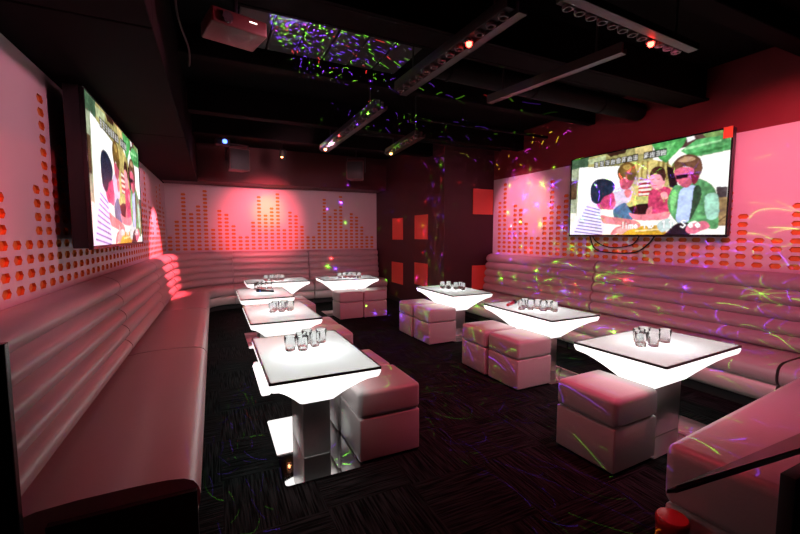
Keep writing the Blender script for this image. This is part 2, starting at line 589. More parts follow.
for i in range(19):
    a = PI - (PI / 2) * i / 18
    dx, dy = math.cos(a), math.sin(a)
    arc.append(((cxy[0] + R * dx, cxy[1] + R * dy), (-dx, -dy)))
cb = bench('curved white bench section filling the far left corner', arc)
# deck that fills the corner behind the curved backrest
poly = [(XL + g, YB - g)] + [(cxy[0] + (R - 0.0) * math.cos(PI / 2 + (PI / 2) * i / 18), cxy[1] + (R - 0.0) * math.sin(PI / 2 + (PI / 2) * i / 18)) for i in range(19)]
bm = bmesh.new()
add_prism(bm, [(x - cb.location.x, y - cb.location.y) for x, y in poly], 0.01, 1.095)
mesh_obj('corner_deck', bm, LEATHER, cb, smooth=False)
xs = cxy[0]
bench('left one of the two white bench sections against the back wall', straight((xs, YB - g), (1.90, YB - g), (0, -1), 10))
bench('white bench section at the right end of the back wall beside the dark block', straight((1.90, YB - g), (BX - 0.03, YB - g), (0, -1), 10))
bench('white bench section at the far end of the right wall, left of the television', straight((XR - g, BY - 0.03), (XR - g, 3.52), (-1, 0), 14))
bench('white bench section against the right wall below the television', straight((XR - g, 3.52), (XR - g, 1.42), (-1, 0), 12))
bench('white bench section on the right wall in the near right corner', straight((XR - g, 1.42), (XR - g, 1.135), (-1, 0), 5))

# bench that comes out from the right wall across the lower right of the view
rt = empty('bench_seat', (1.945, 0.70, 0), 'armless pink-lit white bench standing out from the right wall, lower right corner', 'bench', rz=math.radians(4.8))
def capsule(x0, x1, y0, y1, z0, z1, bev, seg=5):
    bm = box_bm(x0, x1, y0, y1, z0, z1)
    es = [e for e in bm.edges]
    bmesh.ops.bevel(bm, geom=es, offset=bev, segments=seg, profile=0.5, affect='EDGES')
    return bm
mesh_obj('seat_cushion', capsule(0.0, 1.90, -0.14, 0.385, 0.165, 0.465, 0.05), LEATHER, rt)
mesh_obj('base_panel', capsule(0.012, 1.90, -0.125, 0.373, 0.065, 0.163, 0.015, 3), BASEPANEL, rt)
mesh_obj('plinth', box_bm(0.07, 1.88, -0.07, 0.32, 0.002, 0.063), PLINTH, rt)

# ------------------------------------------------------------------ stools
def make_stool(s=0.425):
    root = empty('cube_stool', (0, 0, 0), 'x', 'stool', 'white leatherette cube stools')
    h = s / 2
    bm = box_bm(-h + 0.004, h - 0.004, -h + 0.004, h - 0.004, 0.014, 0.292, bevel=0.012, seg=3)
    mesh_obj('body', bm, LEATHER, root)
    bm = bmesh.new()
    bmesh.ops.create_cube(bm, size=1.0, matrix=Matrix.Translation((0, 0, 0.382)) @ Matrix.Diagonal((s, s, 0.176, 1)))
    bmesh.ops.bevel(bm, geom=bm.edges[:], offset=0.032, segments=5, profile=0.5, affect='EDGES')
    bmesh.ops.subdivide_edges(bm, edges=[e for e in bm.edges if e.calc_length() > 0.25], cuts=5, use_grid_fill=True)
    for v in bm.verts:
        x, y = v.co.x / h, v.co.y / h
        if v.co.z > 0.46:
            v.co.z += 0.010 * max(0, 1 - x * x) * max(0, 1 - y * y)
        elif abs(x) > 0.97:
            v.co.x += math.copysign(0.003, x) * max(0, 1 - y * y)
        elif abs(y) > 0.97:
            v.co.y += math.copysign(0.003, y) * max(0, 1 - x * x)
    mesh_obj('cushion', bm, LEATHER, root)
    for sx in (-1, 1):
        for sy in (-1, 1):
            bm = bmesh.new()
            add_cyl(bm, (sx * (h - 0.05), sy * (h - 0.05), 0.0), (sx * (h - 0.05), sy * (h - 0.05), 0.014), 0.02, n=10)
            mesh_obj('foot', bm, PLINTH, root)
    return root
stools = [
    (2.318, 1.693, 2, 'white cube stool by itself at the nearest table of the right row'),
    (2.702, 2.930, 1, 'white cube stool at the middle table of the right row, nearer of its pair'),
    (2.686, 3.380, -1, 'white cube stool at the middle table of the right row, farther of its pair'),
    (2.716, 4.600, 1, 'white cube stool at the farthest table of the right row, nearer of its pair'),
    (2.700, 5.055, -1, 'white cube stool at the farthest table of the right row, farther of its pair'),
    (1.000, 2.455, 0, 'white cube stool in front beside the nearest table of the left row'),
    (0.985, 2.905, 1, 'white cube stool behind the front stool at the nearest left-row table'),
    (1.032, 3.930, 0, 'white cube stool beside the second table of the left row, nearer of its pair'),
    (1.026, 4.380, -1, 'white cube stool beside the second table of the left row, farther of its pair'),
    (1.075, 5.720, 1, 'white cube stool beside the microphone table of the left row, nearer one'),
    (1.070, 6.170, -1, 'white cube stool beside the microphone table of the left row, farther one'),
    (2.110, 6.590, 1.5, 'white cube stool in front of the right-hand back table, left of its pair'),
    (2.555, 6.570, -1, 'white cube stool in front of the right-hand back table, right of its pair'),
]
proto = make_stool()
for i, (x, y, a, lab) in enumerate(stools):
    o = proto if i == 0 else copy_tree(proto)
    o.location = (x, y, 0)
    o.rotation_euler = (0, 0, math.radians(a))
    o['label'] = lab
    o.scale = (1.02, 1.02, 1.005)

# ------------------------------------------------------------------ luminous tables
TL, TW = 1.03, 0.655    # long and short side
def rrect(hx, hy, r, n=5):
    pts = []
    for cx, cy, a0 in ((hx - r, hy - r, 0), (-hx + r, hy - r, PI / 2), (-hx + r, -hy + r, PI), (hx - r, -hy + r, 3 * PI / 2)):
        for i in range(n + 1):
            a = a0 + PI / 2 * i / n
            pts.append((cx + r * math.cos(a), cy + r * math.sin(a)))
    return pts
def loft(bm, sections, cap_last=True, cap_first=False):
    rings = [[bm.verts.new((x, y, z)) for x, y in pts] for pts, z in sections]
    n = len(rings[0])
    for a, b in zip(rings, rings[1:]):
        for i in range(n):
            j = (i + 1) % n
            bm.faces.new((a[i], a[j], b[j], b[i]))
    if cap_last:
        bm.faces.new(rings[-1])
    if cap_first:
        bm.faces.new(rings[0][::-1])
def make_table():
    root = empty('light_table', (0, 0, 0), 'x', 'table', 'glowing white lounge tables')
    hx, hy = TW / 2, TL / 2
    # luminous body: lip under the glass, then four sloping sides down to the column
    bm = bmesh.new()
    sec = [(rrect(hx - 0.012, hy - 0.012, 0.015), 0.642), (rrect(hx - 0.003, hy - 0.003, 0.02), 0.640), (rrect(hx + 0.001, hy + 0.001, 0.024), 0.630),
           (rrect(hx - 0.002, hy - 0.002, 0.028), 0.614), (rrect(hx - 0.008, hy - 0.008, 0.03), 0.598)]
    for t in (0.2, 0.4, 0.6, 0.8, 1.0):
        bx, by = 0.115, 0.24
        e = t
        sec.append((rrect(hx - 0.008 + (bx - hx + 0.008) * e, hy - 0.008 + (by - hy + 0.008) * e, 0.03), 0.598 - 0.205 * (t ** 1.3)))
    loft(bm, sec)
    mesh_obj('light_box', bm, LIGHTBOX, root, angle=50)
    # white glass with its black edge
    bm = bmesh.new()
    loft(bm, [(rrect(hx - 0.010, hy - 0.010, 0.012), 0.643), (rrect(hx - 0.010, hy - 0.010, 0.012), 0.6555)], True, False)
    mesh_obj('glass_top', bm, TABLETOP, root, smooth=False)
    bm = bmesh.new()
    o1, i1 = rrect(hx, hy, 0.014), rrect(hx - 0.0095, hy - 0.0095, 0.012)
    loft(bm, [(i1, 0.6425), (o1, 0.6425), (o1, 0.657), (i1, 0.657), (i1, 0.6425)], False)
    mesh_obj('edge_band', bm, EDGE, root, smooth=False)
    mesh_obj('column', box_bm(-0.09, 0.09, -0.20, 0.20, 0.012, 0.40, bevel=0.006, seg=3), STEEL, root)
    bm = bmesh.new()
    add_prism(bm, rrect(0.24, 0.44, 0.02), 0.0, 0.012)
    mesh_obj('base_plate', bm, MIRROR, root, smooth=False)
    l = bpy.data.lights.new('table_bulb', 'POINT')
    l.energy = 22.0
    l.color = (0.94, 1.0, 0.99)
    l.shadow_soft_size = 0.04
    lo = bpy.data.objects.new('table_bulb', l)
    lo.location = (0, 0, 0.47)
    lo.parent = root
    COL.objects.link(lo)
    return root
tables = [
    # x, y, rot, label, short name used by the things on it
    (0.568, 2.650, 0, 'glowing white table in front, nearest of the left row', 'the nearest left-row table'),
    (0.600, 4.200, 0, 'glowing white table second from the front in the left row', 'the second left-row table'),
    (0.605, 5.660, 0, 'glowing white table of the left row with a black microphone lying on it', 'the microphone table of the left row'),
    (0.985, 7.130, 90, 'glowing white table near the back wall at the left, behind the left row', 'the left-hand back table'),
    (2.240, 7.020, 90, 'glowing white table near the back wall with two cube stools in front', 'the right-hand back table'),
    (2.908, 1.740, 93.2, 'glowing white table nearest the camera in the right row, set crosswise', 'the nearest right-row table'),
    (3.135, 3.140, 0, 'glowing white middle table of the right row with a red microphone on it', 'the middle right-row table'),
    (3.130, 4.800, 0, 'glowing white table farthest along the right row, beside the dark block', 'the farthest right-row table'),
]
tproto = make_table()
for i, (x, y, a, lab, nm) in enumerate(tables):
    o = tproto if i == 0 else copy_tree(tproto)
    o.location = (x, y, 0)
    o.rotation_euler = (0, 0, math.radians(a))
    o['label'] = lab
    if i == 5:
        o.scale = (1, 0.955, 1)
# ledge of the luminous box that shows along the left side of the front table
sl = mesh_obj('side_ledge', box_bm(-0.364, -0.312, -0.48, 0.04, 0.580, 0.607, bevel=0.012, seg=3), LIGHTBOX, tproto)

# ------------------------------------------------------------------ tumblers
def make_tumbler():
    bm = bmesh.new()
    ro, h = 0.040, 0.100
    prof = [(0, 0.0), (0.031, 0.0), (0.034, 0.004), (0.0405, h - 0.002), (0.0395, h), (0.0385, h - 0.002), (0.0325, 0.018), (0.0, 0.015)]
    add_lathe(bm, prof, 28)
    return mesh_obj('glass_tumbler', bm, GLASS, angle=60)
fw = Vector((0.4279, 0.9002)); rtv = Vector((0.9031, -0.4294))
clusters = [
    (0, [(0.455, 2.72), (0.545, 2.79), (0.535, 2.69), (0.635, 2.76), (0.60, 2.86), (0.70, 2.84)]),
    (1, [(0.53, 4.17), (0.62, 4.16), (0.71, 4.19), (0.57, 4.26), (0.66, 4.27)]),
    (2, [(0.55, 6.02), (0.64, 6.03), (0.73, 6.05), (0.60, 6.11)]),
    (3, [(0.80, 7.08), (0.89, 7.06), (0.98, 7.07), (1.07, 7.06), (0.93, 7.16), (1.02, 7.16)]),
    (4, [(2.07, 6.93), (2.16, 6.92), (2.25, 6.91), (2.34, 6.90), (2.43, 6.89), (2.20, 7.01), (2.30, 7.00)]),
    (5, [(2.745, 1.75), (2.825, 1.71), (2.92, 1.84), (2.83, 1.82), (3.0, 1.735)]),
    (6, [(2.955, 3.18), (3.04, 3.14), (3.05, 3.24), (3.11, 3.03), (3.13, 3.13), (3.18, 2.95), (3.21, 3.05)]),
    (7, [(3.07, 4.98), (3.12, 4.89), (3.17, 4.97), (3.19, 4.80), (3.25, 4.71), (3.285, 4.82)]),
]
ORD = ['leftmost', 'second from the left', 'third from the left', 'fourth from the left', 'fifth from the left', 'sixth from the left', 'rightmost']
tp = make_tumbler()
first = True
for ti, pts in clusters:
    def sx(p):
        v = Vector(p)
        return v.dot(rtv) / v.dot(fw)
    pts = sorted(pts, key=sx)
    for k, p in enumerate(pts):
        w = 'rightmost' if k == len(pts) - 1 else ORD[k]
        o = tp if first else tp.copy()
        if not first:
            COL.objects.link(o)
        first = False
        o.location = (p[0], p[1], 0.6556)
        o.rotation_euler = (0, 0, random.random() * 6)
        tag(o, 'clear glass tumbler, ' + w + ' on ' + tables[ti][4], 'glass', 'glass tumblers on ' + tables[ti][4])

# ------------------------------------------------------------------ microphones
def mic(loc, direction, label, bodymat, ringmat):
    d = Vector(direction).normalized()
    root = empty('microphone', loc, label, 'microphone', rz=math.atan2(d.y, d.x))
    # local x = from head to tail
    def lathe_x(name, prof, mat):
        bm = bmesh.new()
        add_lathe(bm, prof, 20)
        bmesh.ops.transform(bm, matrix=Matrix.Rotation(PI / 2, 4, 'Y'), verts=bm.verts[:])
        return mesh_obj(name, bm, mat, root)
    z = 0.0
    h = lathe_x('head', [(0, -0.028), (0.012, -0.026), (0.021, -0.018), (0.026, -0.004), (0.0265, 0.012), (0.024, 0.026), (0.019, 0.036), (0, 0.037)], MICGRID)
    r = lathe_x('ring', [(0, 0.036), (0.0205, 0.036), (0.0215, 0.041), (0.0215, 0.049), (0.0195, 0.054), (0, 0.054)], ringmat)
    b = lathe_x('body', [(0, 0.053), (0.0185, 0.053), (0.0175, 0.10), (0.0165, 0.19), (0.0170, 0.235), (0.014, 0.243), (0, 0.244)], bodymat)
    for o in (h, r, b):
        o.location = (0, 0, 0.0266)
    return root
mic((0.535, 5.70, 0.657), (0.255, -0.21, 0), 'black microphone with a blue ring lying on the third left-row table', MICBLACK, MICBLUE)
mic((3.10, 3.455, 0.657), (-0.17, -0.10, 0), 'red and black microphone lying on the middle right-row table', MICRED, MICBLACK)

# ------------------------------------------------------------------ television picture (a still of four people round a table, with captions)
def paint():
    W, H = 352, 198
    # crop coordinates the shapes were measured in -> screen uv
    src = [(38, 183), (703, 52), (688, 487), (32, 490)]
    dst = [(0, 0), (W, 0), (W, H), (0, H)]
    A, B = [], []
    for (x, y), (u, v) in zip(src, dst):
        A.append([x, y, 1, 0, 0, 0, -u * x, -u * y]); B.append(u)
        A.append([0, 0, 0, x, y, 1, -v * x, -v * y]); B.append(v)
    hm = np.linalg.solve(np.array(A, float), np.array(B, float))
    hm = np.append(hm, 1).reshape(3, 3)
    def tf(p):
        q = hm @ np.array([p[0], p[1], 1.0])
        return q[0] / q[2], q[1] / q[2]
    img = np.zeros((H, W, 3), float)
    yy, xx = np.mgrid[0:H, 0:W]
    xx = xx + 0.5; yy = yy + 0.5
    def lin(c):
        c = np.array(c, float) / 255
        return np.where(c <= 0.04045, c / 12.92, ((c + 0.055) / 1.055) ** 2.4)
    def poly_uv(pts, col, alpha=1.0):
        ins = np.zeros((H, W), bool)
        n = len(pts)
        j = n - 1
        for i in range(n):
            xi, yi = pts[i]; xj, yj = pts[j]
            if yi != yj:
                c = ((yi > yy) != (yj > yy)) & (xx < (xj - xi) * (yy - yi) / (yj - yi) + xi)
                ins ^= c
            j = i
        img[ins] = img[ins] * (1 - alpha) + lin(col) * alpha
    def poly(pts, col, alpha=1.0):
        poly_uv([tf(p) for p in pts], col, alpha)
    def smooth(pts, col, alpha=1.0):
        P = np.array(pts, float)
        n = len(P)
        out = []
        for i in range(n):
            a, b, c, d = P[i - 1], P[i], P[(i + 1) % n], P[(i + 2) % n]
            for t in (0, .25, .5, .75):
                out.append(tuple(0.5 * (2 * b + (c - a) * t + (2 * a - 5 * b + 4 * c - d) * t * t + (3 * b - a - 3 * c + d) * t ** 3)))
        poly(out, col, alpha)
    def line(p, q, w, col, uv=False, alpha=1.0):
        if not uv:
            p, q = tf(p), tf(q)
        dx, dy = q[0] - p[0], q[1] - p[1]
        L2 = max(dx * dx + dy * dy, 1e-6)
        t = np.clip(((xx - p[0]) * dx + (yy - p[1]) * dy) / L2, 0, 1)
        d = np.hypot(xx - p[0] - t * dx, yy - p[1] - t * dy)
        a = (np.clip(w / 2 + 0.5 - d, 0, 1) * alpha)[..., None]
        img[:] = img * (1 - a) + lin(col) * a
    img[:] = lin((246, 244, 238))
    # background
    poly([(30, 180), (112, 165), (106, 208), (30, 222)], (92, 120, 96))
    poly([(30, 222), (68, 214), (60, 410), (30, 410)], (176, 184, 160))
    poly([(32, 268), (62, 264), (58, 342), (32, 346)], (104, 84, 62))
    poly([(32, 400), (60, 400), (50, 440), (32, 440)], (240, 236, 230))
    poly([(110, 168), (376, 112), (378, 202), (332, 212), (105, 212)], (176, 170, 120))
    poly([(105, 180), (180, 160), (180, 186), (110, 200)], (188, 196, 160))
    poly([(182, 155), (268, 135), (262, 152), (200, 168)], (80, 52, 42))
    poly([(300, 130), (372, 116), (374, 150), (306, 160)], (222, 206, 150))
    poly([(70, 212), (240, 205), (240, 262), (200, 262), (130, 262), (110, 350), (66, 400)], (252, 252, 250))
    poly([(290, 200), (378, 180), (440, 190), (470, 220), (470, 330), (280, 350)], (214, 200, 138))
    for x in (312, 330, 352, 398, 418, 436):
        poly([(x, 185), (x + 9, 185), (x + 6, 262), (x - 2, 262)], (168, 150, 92))
    poly([(322, 262), (372, 258), (372, 345), (318, 345)], (190, 60, 60))
    for y in (266, 284, 300, 318):
        poly([(322, y), (372, y - 4), (372, y + 5), (320, y + 9)], (238, 232, 224))
    poly([(258, 350), (372, 345), (372, 415), (258, 420)], (52, 30, 34))
    smooth([(268, 345), (300, 332), (368, 330), (366, 356), (320, 362), (282, 372)], (206, 208, 140))
    poly([(372, 112), (470, 92), (560, 74), (672, 54), (670, 100), (560, 120), (420, 150)], (110, 84, 80))
    poly([(372, 118), (524, 82), (498, 128), (432, 194), (404, 176)], (96, 170, 104))
    poly([(404, 132), (470, 108), (440, 160), (420, 176)], (128, 196, 132))
    poly([(515, 90), (545, 80), (552, 96), (520, 110)], (240, 236, 236))
    poly([(492, 145), (556, 100), (700, 74), (700, 140), (575, 166), (520, 160)], (112, 184, 124))
    poly([(508, 132), (660, 98), (660, 106), (508, 142)], (170, 220, 170))
    poly([(520, 158), (690, 120), (690, 130), (530, 166)], (88, 160, 100))
    poly([(560, 60), (703, 40), (703, 74), (600, 92)], (150, 190, 120), 0.7)
    poly([(436, 205), (475, 215), (486, 300), (450, 292), (440, 240)], (44, 32, 38))
    poly([(572, 178), (700, 146), (692, 296), (645, 296), (590, 240)], (252, 252, 252))
    poly([(645, 290), (692, 290), (692, 335), (648, 335)], (92, 84, 88))
    poly([(650, 335), (692, 332), (690, 450), (655, 450)], (164, 140, 104))
    line((650, 440), (690, 408), 1.6, (60, 30, 30))
    # table
    poly([(220, 492), (300, 455), (440, 446), (440, 492)], (224, 184, 70))
    poly([(310, 470), (420, 462), (420, 468), (310, 476)], (250, 232, 180))
    # person leaning, second from left
    smooth([(196, 372), (214, 318), (232, 296), (286, 288), (288, 345), (262, 362), (232, 380)], (220, 206, 228))
    smooth([(216, 386), (262, 356), (282, 380), (304, 420), (262, 430), (226, 424)], (92, 132, 164))
    smooth([(240, 250), (262, 256), (302, 254), (286, 292), (262, 302), (244, 290)], (206, 110, 132))
    smooth([(230, 226), (246, 200), (272, 190), (300, 198), (310, 232), (302, 262), (276, 262), (262, 252), (244, 262), (234, 250)], (132, 106, 62))
    smooth([(252, 208), (276, 198), (290, 210), (270, 222)], (176, 150, 92))
    smooth([(262, 306), (284, 300), (292, 322), (276, 336), (264, 326)], (222, 140, 146))
    smooth([(180, 378), (210, 340), (226, 352), (214, 384)], (228, 128, 158))
    # person with striped shirt, left
    smooth([(42, 492), (60, 440), (96, 372), (124, 346), (146, 366), (172, 400), (168, 492)], (236, 230, 248))
    for k in range(9):
        y = 372 + k * 13
        line((102 - k * 6, y), (158 + k * 1.5, y + 14), 2.1, (84, 60, 170))
    smooth([(148, 350), (206, 312), (222, 340), (214, 362), (196, 380), (168, 384), (150, 374)], (206, 92, 134))
    smooth([(118, 296), (138, 264), (178, 257), (214, 272), (222, 292), (206, 318), (176, 332), (160, 356), (140, 360), (122, 344)], (44, 62, 84))
    smooth([(164, 408), (200, 414), (304, 428), (332, 446), (318, 462), (268, 466), (226, 486), (206, 486), (226, 460), (252, 450), (196, 444), (172, 438)], (230, 152, 156))
    smooth([(230, 470), (270, 450), (310, 446), (322, 458), (280, 470), (250, 488)], (244, 190, 186))
    # person in pink, third from left
    smooth([(362, 330), (378, 300), (404, 288), (452, 296), (464, 330), (456, 402), (392, 414), (366, 384)], (212, 88, 128))
    smooth([(284, 398), (312, 404), (392, 402), (448, 392), (450, 416), (420, 426), (318, 428), (292, 414)], (242, 154, 166))
    smooth([(360, 380), (380, 372), (376, 404), (356, 404)], (238, 150, 160))
    smooth([(368, 244), (400, 240), (430, 250), (426, 290), (398, 302), (374, 290)], (242, 172, 182))
    smooth([(366, 236), (380, 214), (404, 206), (428, 218), (434, 248), (426, 268), (414, 246), (390, 236), (370, 246)], (92, 60, 52))
    line((376, 262), (384, 261), 1.2, (90, 40, 50)); line((398, 260), (408, 259), 1.2, (90, 40, 50)); line((380, 286), (396, 285), 1.3, (200, 60, 80))
    smooth([(414, 318), (436, 312), (444, 334), (424, 342)], (246, 176, 186))
    # person in green jacket, right
    smooth([(446, 336), (474, 286), (520, 286), (566, 256), (640, 300), (658, 420), (652, 462), (600, 456), (560, 430), (500, 446), (452, 392)], (112, 172, 122))
    smooth([(600, 330), (650, 322), (656, 410), (610, 420)], (178, 222, 204))
    smooth([(454, 330), (474, 300), (480, 350), (462, 392)], (150, 214, 150))
    smooth([(498, 302), (560, 288), (548, 360), (534, 430), (484, 434), (486, 370)], (200, 216, 246))
    smooth([(552, 296), (576, 286), (584, 330), (560, 390), (536, 432), (544, 370)], (64, 96, 76))
    smooth([(470, 214), (546, 214), (570, 246), (548, 270), (524, 294), (494, 284), (476, 256)], (214, 118, 140))
    smooth([(540, 240), (574, 236), (566, 268), (548, 280)], (160, 60, 90))
    smooth([(458, 204), (484, 172), (526, 158), (572, 172), (586, 214), (572, 244), (552, 238), (548, 216), (506, 208), (470, 222)], (122, 90, 72))
    smooth([(480, 186), (520, 166), (556, 176), (520, 190)], (190, 160, 130))
    poly([(474, 244), (526, 238), (526, 254), (478, 260)], (46, 26, 44))
    line((526, 244), (566, 236), 1.4, (46, 26, 44))
    smooth([(402, 446), (446, 420), (470, 448), (424, 478)], (204, 222, 220))
    smooth([(440, 480), (484, 442), (540, 442), (536, 492), (430, 492)], (40, 30, 48))
    smooth([(528, 452), (560, 438), (604, 432), (622, 456), (584, 472), (556, 484), (526, 476)], (226, 132, 154))
    # caption at the top: a row of small square characters with dark outlines
    for k in range(13):
        cx = 140 + k * 23.5
        cy = 200 - k * 4.2
        if k == 8:
            continue
        u, v = tf((cx, cy))
        w = 6.6
        poly_uv([(u - w, v - w - 1), (u + w, v - w - 1), (u + w, v + w + 1), (u - w, v + w + 1)], (30, 26, 30), 0.85)
        rnd = random.Random(100 + k)
        W_ = (250, 250, 250)
        kind = rnd.randrange(4)
        for yy_ in ((-5, -2, 1, 5), (-4, 0, 4), (-5, -1, 3), (-3, 0, 5))[kind]:
            hw_ = rnd.choice((3, 4, 5))
            line((u - hw_, v + yy_), (u + hw_, v + yy_), 0.9, W_, True)
        line((u + rnd.choice((-1, 0, 1)), v - 5), (u + rnd.choice((-1, 0, 1)), v + 5), 0.9, W_, True)
        if kind != 1: line((u - 4, v - 4), (u - 4, v + 5), 0.9, W_, True)
        if kind != 2: line((u + 4, v - 2), (u + 3, v + 5), 0.9, W_, True)
        if kind > 1: line((u - 1, v), (u - 5, v + 5), 0.9, W_, True)
    # caption at the bottom: "No 11 See"
    def strokes(ch, x, y, s):
        G = {
            'N': [((0, 1), (0, 0)), ((0, 0), (.7, 1)), ((.7, 1), (.7, 0))],
            'o': [((0, .7), (.25, 1)), ((.25, 1), (.5, .7)), ((.5, .7), (.25, .42)), ((.25, .42), (0, .7))],
            '1': [((.1, .18), (.35, 0)), ((.35, 0), (.35, 1))],
            'S': [((.6, .12), (.3, 0)), ((.3, 0), (.03, .22)), ((.03, .22), (.58, .68)), ((.58, .68), (.3, 1)), ((.3, 1), (0, .85))],
            'e': [((.02, .7), (.5, .7)), ((.5, .7), (.26, .42)), ((.26, .42), (0, .7)), ((0, .7), (.26, 1)), ((.26, 1), (.5, .9))],
            'i': [((.1, .45), (.1, 1)), ((.1, .2), (.1, .22))],
            'l': [((.1, 0), (.1, 1))],
            'm': [((0, 1), (0, .45)), ((0, .5), (.3, .45)), ((.3, .45), (.3, 1)), ((.3, .5), (.6, .45)), ((.6, .45), (.6, 1))],
        }
        for c, wd, al in ((( 90, 70, 90), 3.8, 0.35), ((255, 255, 255), 2.3, 1.0)):
            for a, b in G[ch]:
                line((x + a[0] * s, y + a[1] * s), (x + b[0] * s, y + b[1] * s), wd, c, True, al)
    yb_ = H - 30
    for ch, x in (('l', 148), ('i', 156), ('m', 164), ('e', 176), ('N', 200), ('o', 211), ('1', 236), ('1', 250), ('S', 274), ('e', 288), ('e', 301)):
        strokes(ch, x, yb_, 15)
    rs = np.random.RandomState(5)
    for cells in ((12, 22), (33, 59), (66, 118)):
        lo = rs.rand(cells[0] + 1, cells[1] + 1)
        gy = np.linspace(0, cells[0], H, endpoint=False); gx = np.linspace(0, cells[1], W, endpoint=False)
        y0 = gy.astype(int); x0 = gx.astype(int)
        fy = (gy - y0)[:, None]; fx = (gx - x0)[None, :]
        nz = (lo[y0][:, x0] * (1 - fy) * (1 - fx) + lo[y0 + 1][:, x0] * fy * (1 - fx) + lo[y0][:, x0 + 1] * (1 - fy) * fx + lo[y0 + 1][:, x0 + 1] * fy * fx)
        dark = 1 - img.mean(axis=2)
        img[:] *= (1 + (nz - 0.5) * 0.55 * np.clip(dark * 1.4, 0, 1))[..., None]
    img[:] = np.clip(img, 0, 1) ** 1.3
    # gentle optical softness of a video frame
    for _ in range(2):
        p = np.pad(img, ((1, 1), (1, 1), (0, 0)), mode='edge')
        img[:] = (p[1:-1, 1:-1] * 4 + p[:-2, 1:-1] + p[2:, 1:-1] + p[1:-1, :-2] + p[1:-1, 2:]) / 8
    return img

def screen_mesh(w, h):
    img = paint()
    H, W, _ = img.shape
    # grid in the local xz plane, u along +x, facing -y
    xs_ = np.linspace(-w / 2, w / 2, W)
    zs_ = np.linspace(h / 2, -h / 2, H)
    V = np.zeros((H, W, 3))
    V[..., 0] = xs_[None, :]
    V[..., 2] = zs_[:, None]
    idx = np.arange(H * W).reshape(H, W)
    F = np.stack([idx[:-1, :-1], idx[1:, :-1], idx[1:, 1:], idx[:-1, 1:]], -1).reshape(-1, 4)
    me = bpy.data.meshes.new('screen')
    me.from_pydata(V.reshape(-1, 3).tolist(), [], F.tolist())
    ca = me.color_attributes.new('picture', 'FLOAT_COLOR', 'POINT')
    c4 = np.ones((H * W, 4), np.float32)
    c4[:, :3] = img.reshape(-1, 3)
    ca.data.foreach_set('color', c4.ravel())
    return me
def screen_mat():
    m, nt, p, out = new_mat('video_screen')
    at = nt.nodes.new('ShaderNodeAttribute')
    at.attribute_name = 'picture'
    p.inputs['Base Color'].default_value = (0.01, 0.01, 0.01, 1)
    p.inputs['Roughness'].default_value = 0.25
    nt.links.new(at.outputs['Color'], p.inputs['Emission Color'])
    p.inputs['Emission Strength'].default_value = 1.25
    return m
SCR_W, SCR_H = 1.86, 1.02
scr = screen_mesh(SCR_W, SCR_H)
scr.materials.append(screen_mat())

def make_tv(label, loc, rz, depth, standoff):
    """local: screen faces -y, back towards +y."""
    root = empty('television', loc, label, 'television', 'big wall televisions', rz)
    hw, hh = SCR_W / 2, SCR_H / 2
    s = bpy.data.objects.new('screen', scr)
    s.parent = root
    s.location = (0, -0.0015, 0)
    COL.objects.link(s)
    bm = bmesh.new()
    bw = 0.016
    for x0, x1, z0, z1 in ((-hw - bw, hw + bw, hh, hh + bw), (-hw - bw, hw + bw, -hh - bw * 1.6, -hh), (-hw - bw, -hw, -hh, hh), (hw, hw + bw, -hh, hh)):
        add_box(bm, x0, x1, -0.008, 0.02, z0, z1, bevel=0.003, seg=1)
    mesh_obj('bezel', bm, BLACKGLOSS, root)
    mesh_obj('housing', box_bm(-hw - bw + 0.002, hw + bw - 0.002, 0.001, depth, -hh - bw, hh + bw - 0.002, bevel=0.008), BLACKMATT, root)
    bm = box_bm(-0.35, 0.35, depth, depth + standoff - 0.0005, -0.25, 0.25, bevel=0.004)
    mesh_obj('wall_bracket', bm, BLACKMATT, root)
    return root
tvr = make_tv('big television on the right wall showing four people at a table', (4.545, 3.05, 1.965), -PI / 2, 0.06, 0.0435)
tvl = make_tv('big television on the left wall seen at a steep angle', (-0.705, 4.13, 1.874), PI / 2, 0.10, 0.0710)
tvl.scale = (1.06, 1.0, 0.97)
mesh_obj('corner_tag', box_bm(0.865, 0.945, -0.014, -0.009, 0.42, 0.53, bevel=0.002, seg=1), STICKER, tvr, smooth=False)
# cables under the right television
tvr_inv = (Matrix.Translation(tvr.location) @ Matrix.Rotation(-PI / 2, 4, 'Z')).inverted()
bm = bmesh.new()
add_tube(bm, bez([(4.60, 3.67, 1.46), (4.61, 3.60, 1.36), (4.62, 3.40, 1.29), (4.62, 3.12, 1.33), (4.60, 3.00, 1.46)], 10), 0.007, 8)
c = mesh_obj('cable', bm, BLACKMATT, tvr); c.matrix_parent_inverse = tvr_inv
bm = bmesh.new()
add_tube(bm, bez([(4.615, 3.72, 1.46), (4.63, 3.64, 1.27), (4.635, 3.45, 1.225), (4.635, 3.10, 1.235), (4.62, 2.92, 1.34), (4.60, 2.82, 1.46)], 10), 0.009, 8)
c = mesh_obj('cable', bm, BLACKMATT, tvr); c.matrix_parent_inverse = tvr_inv

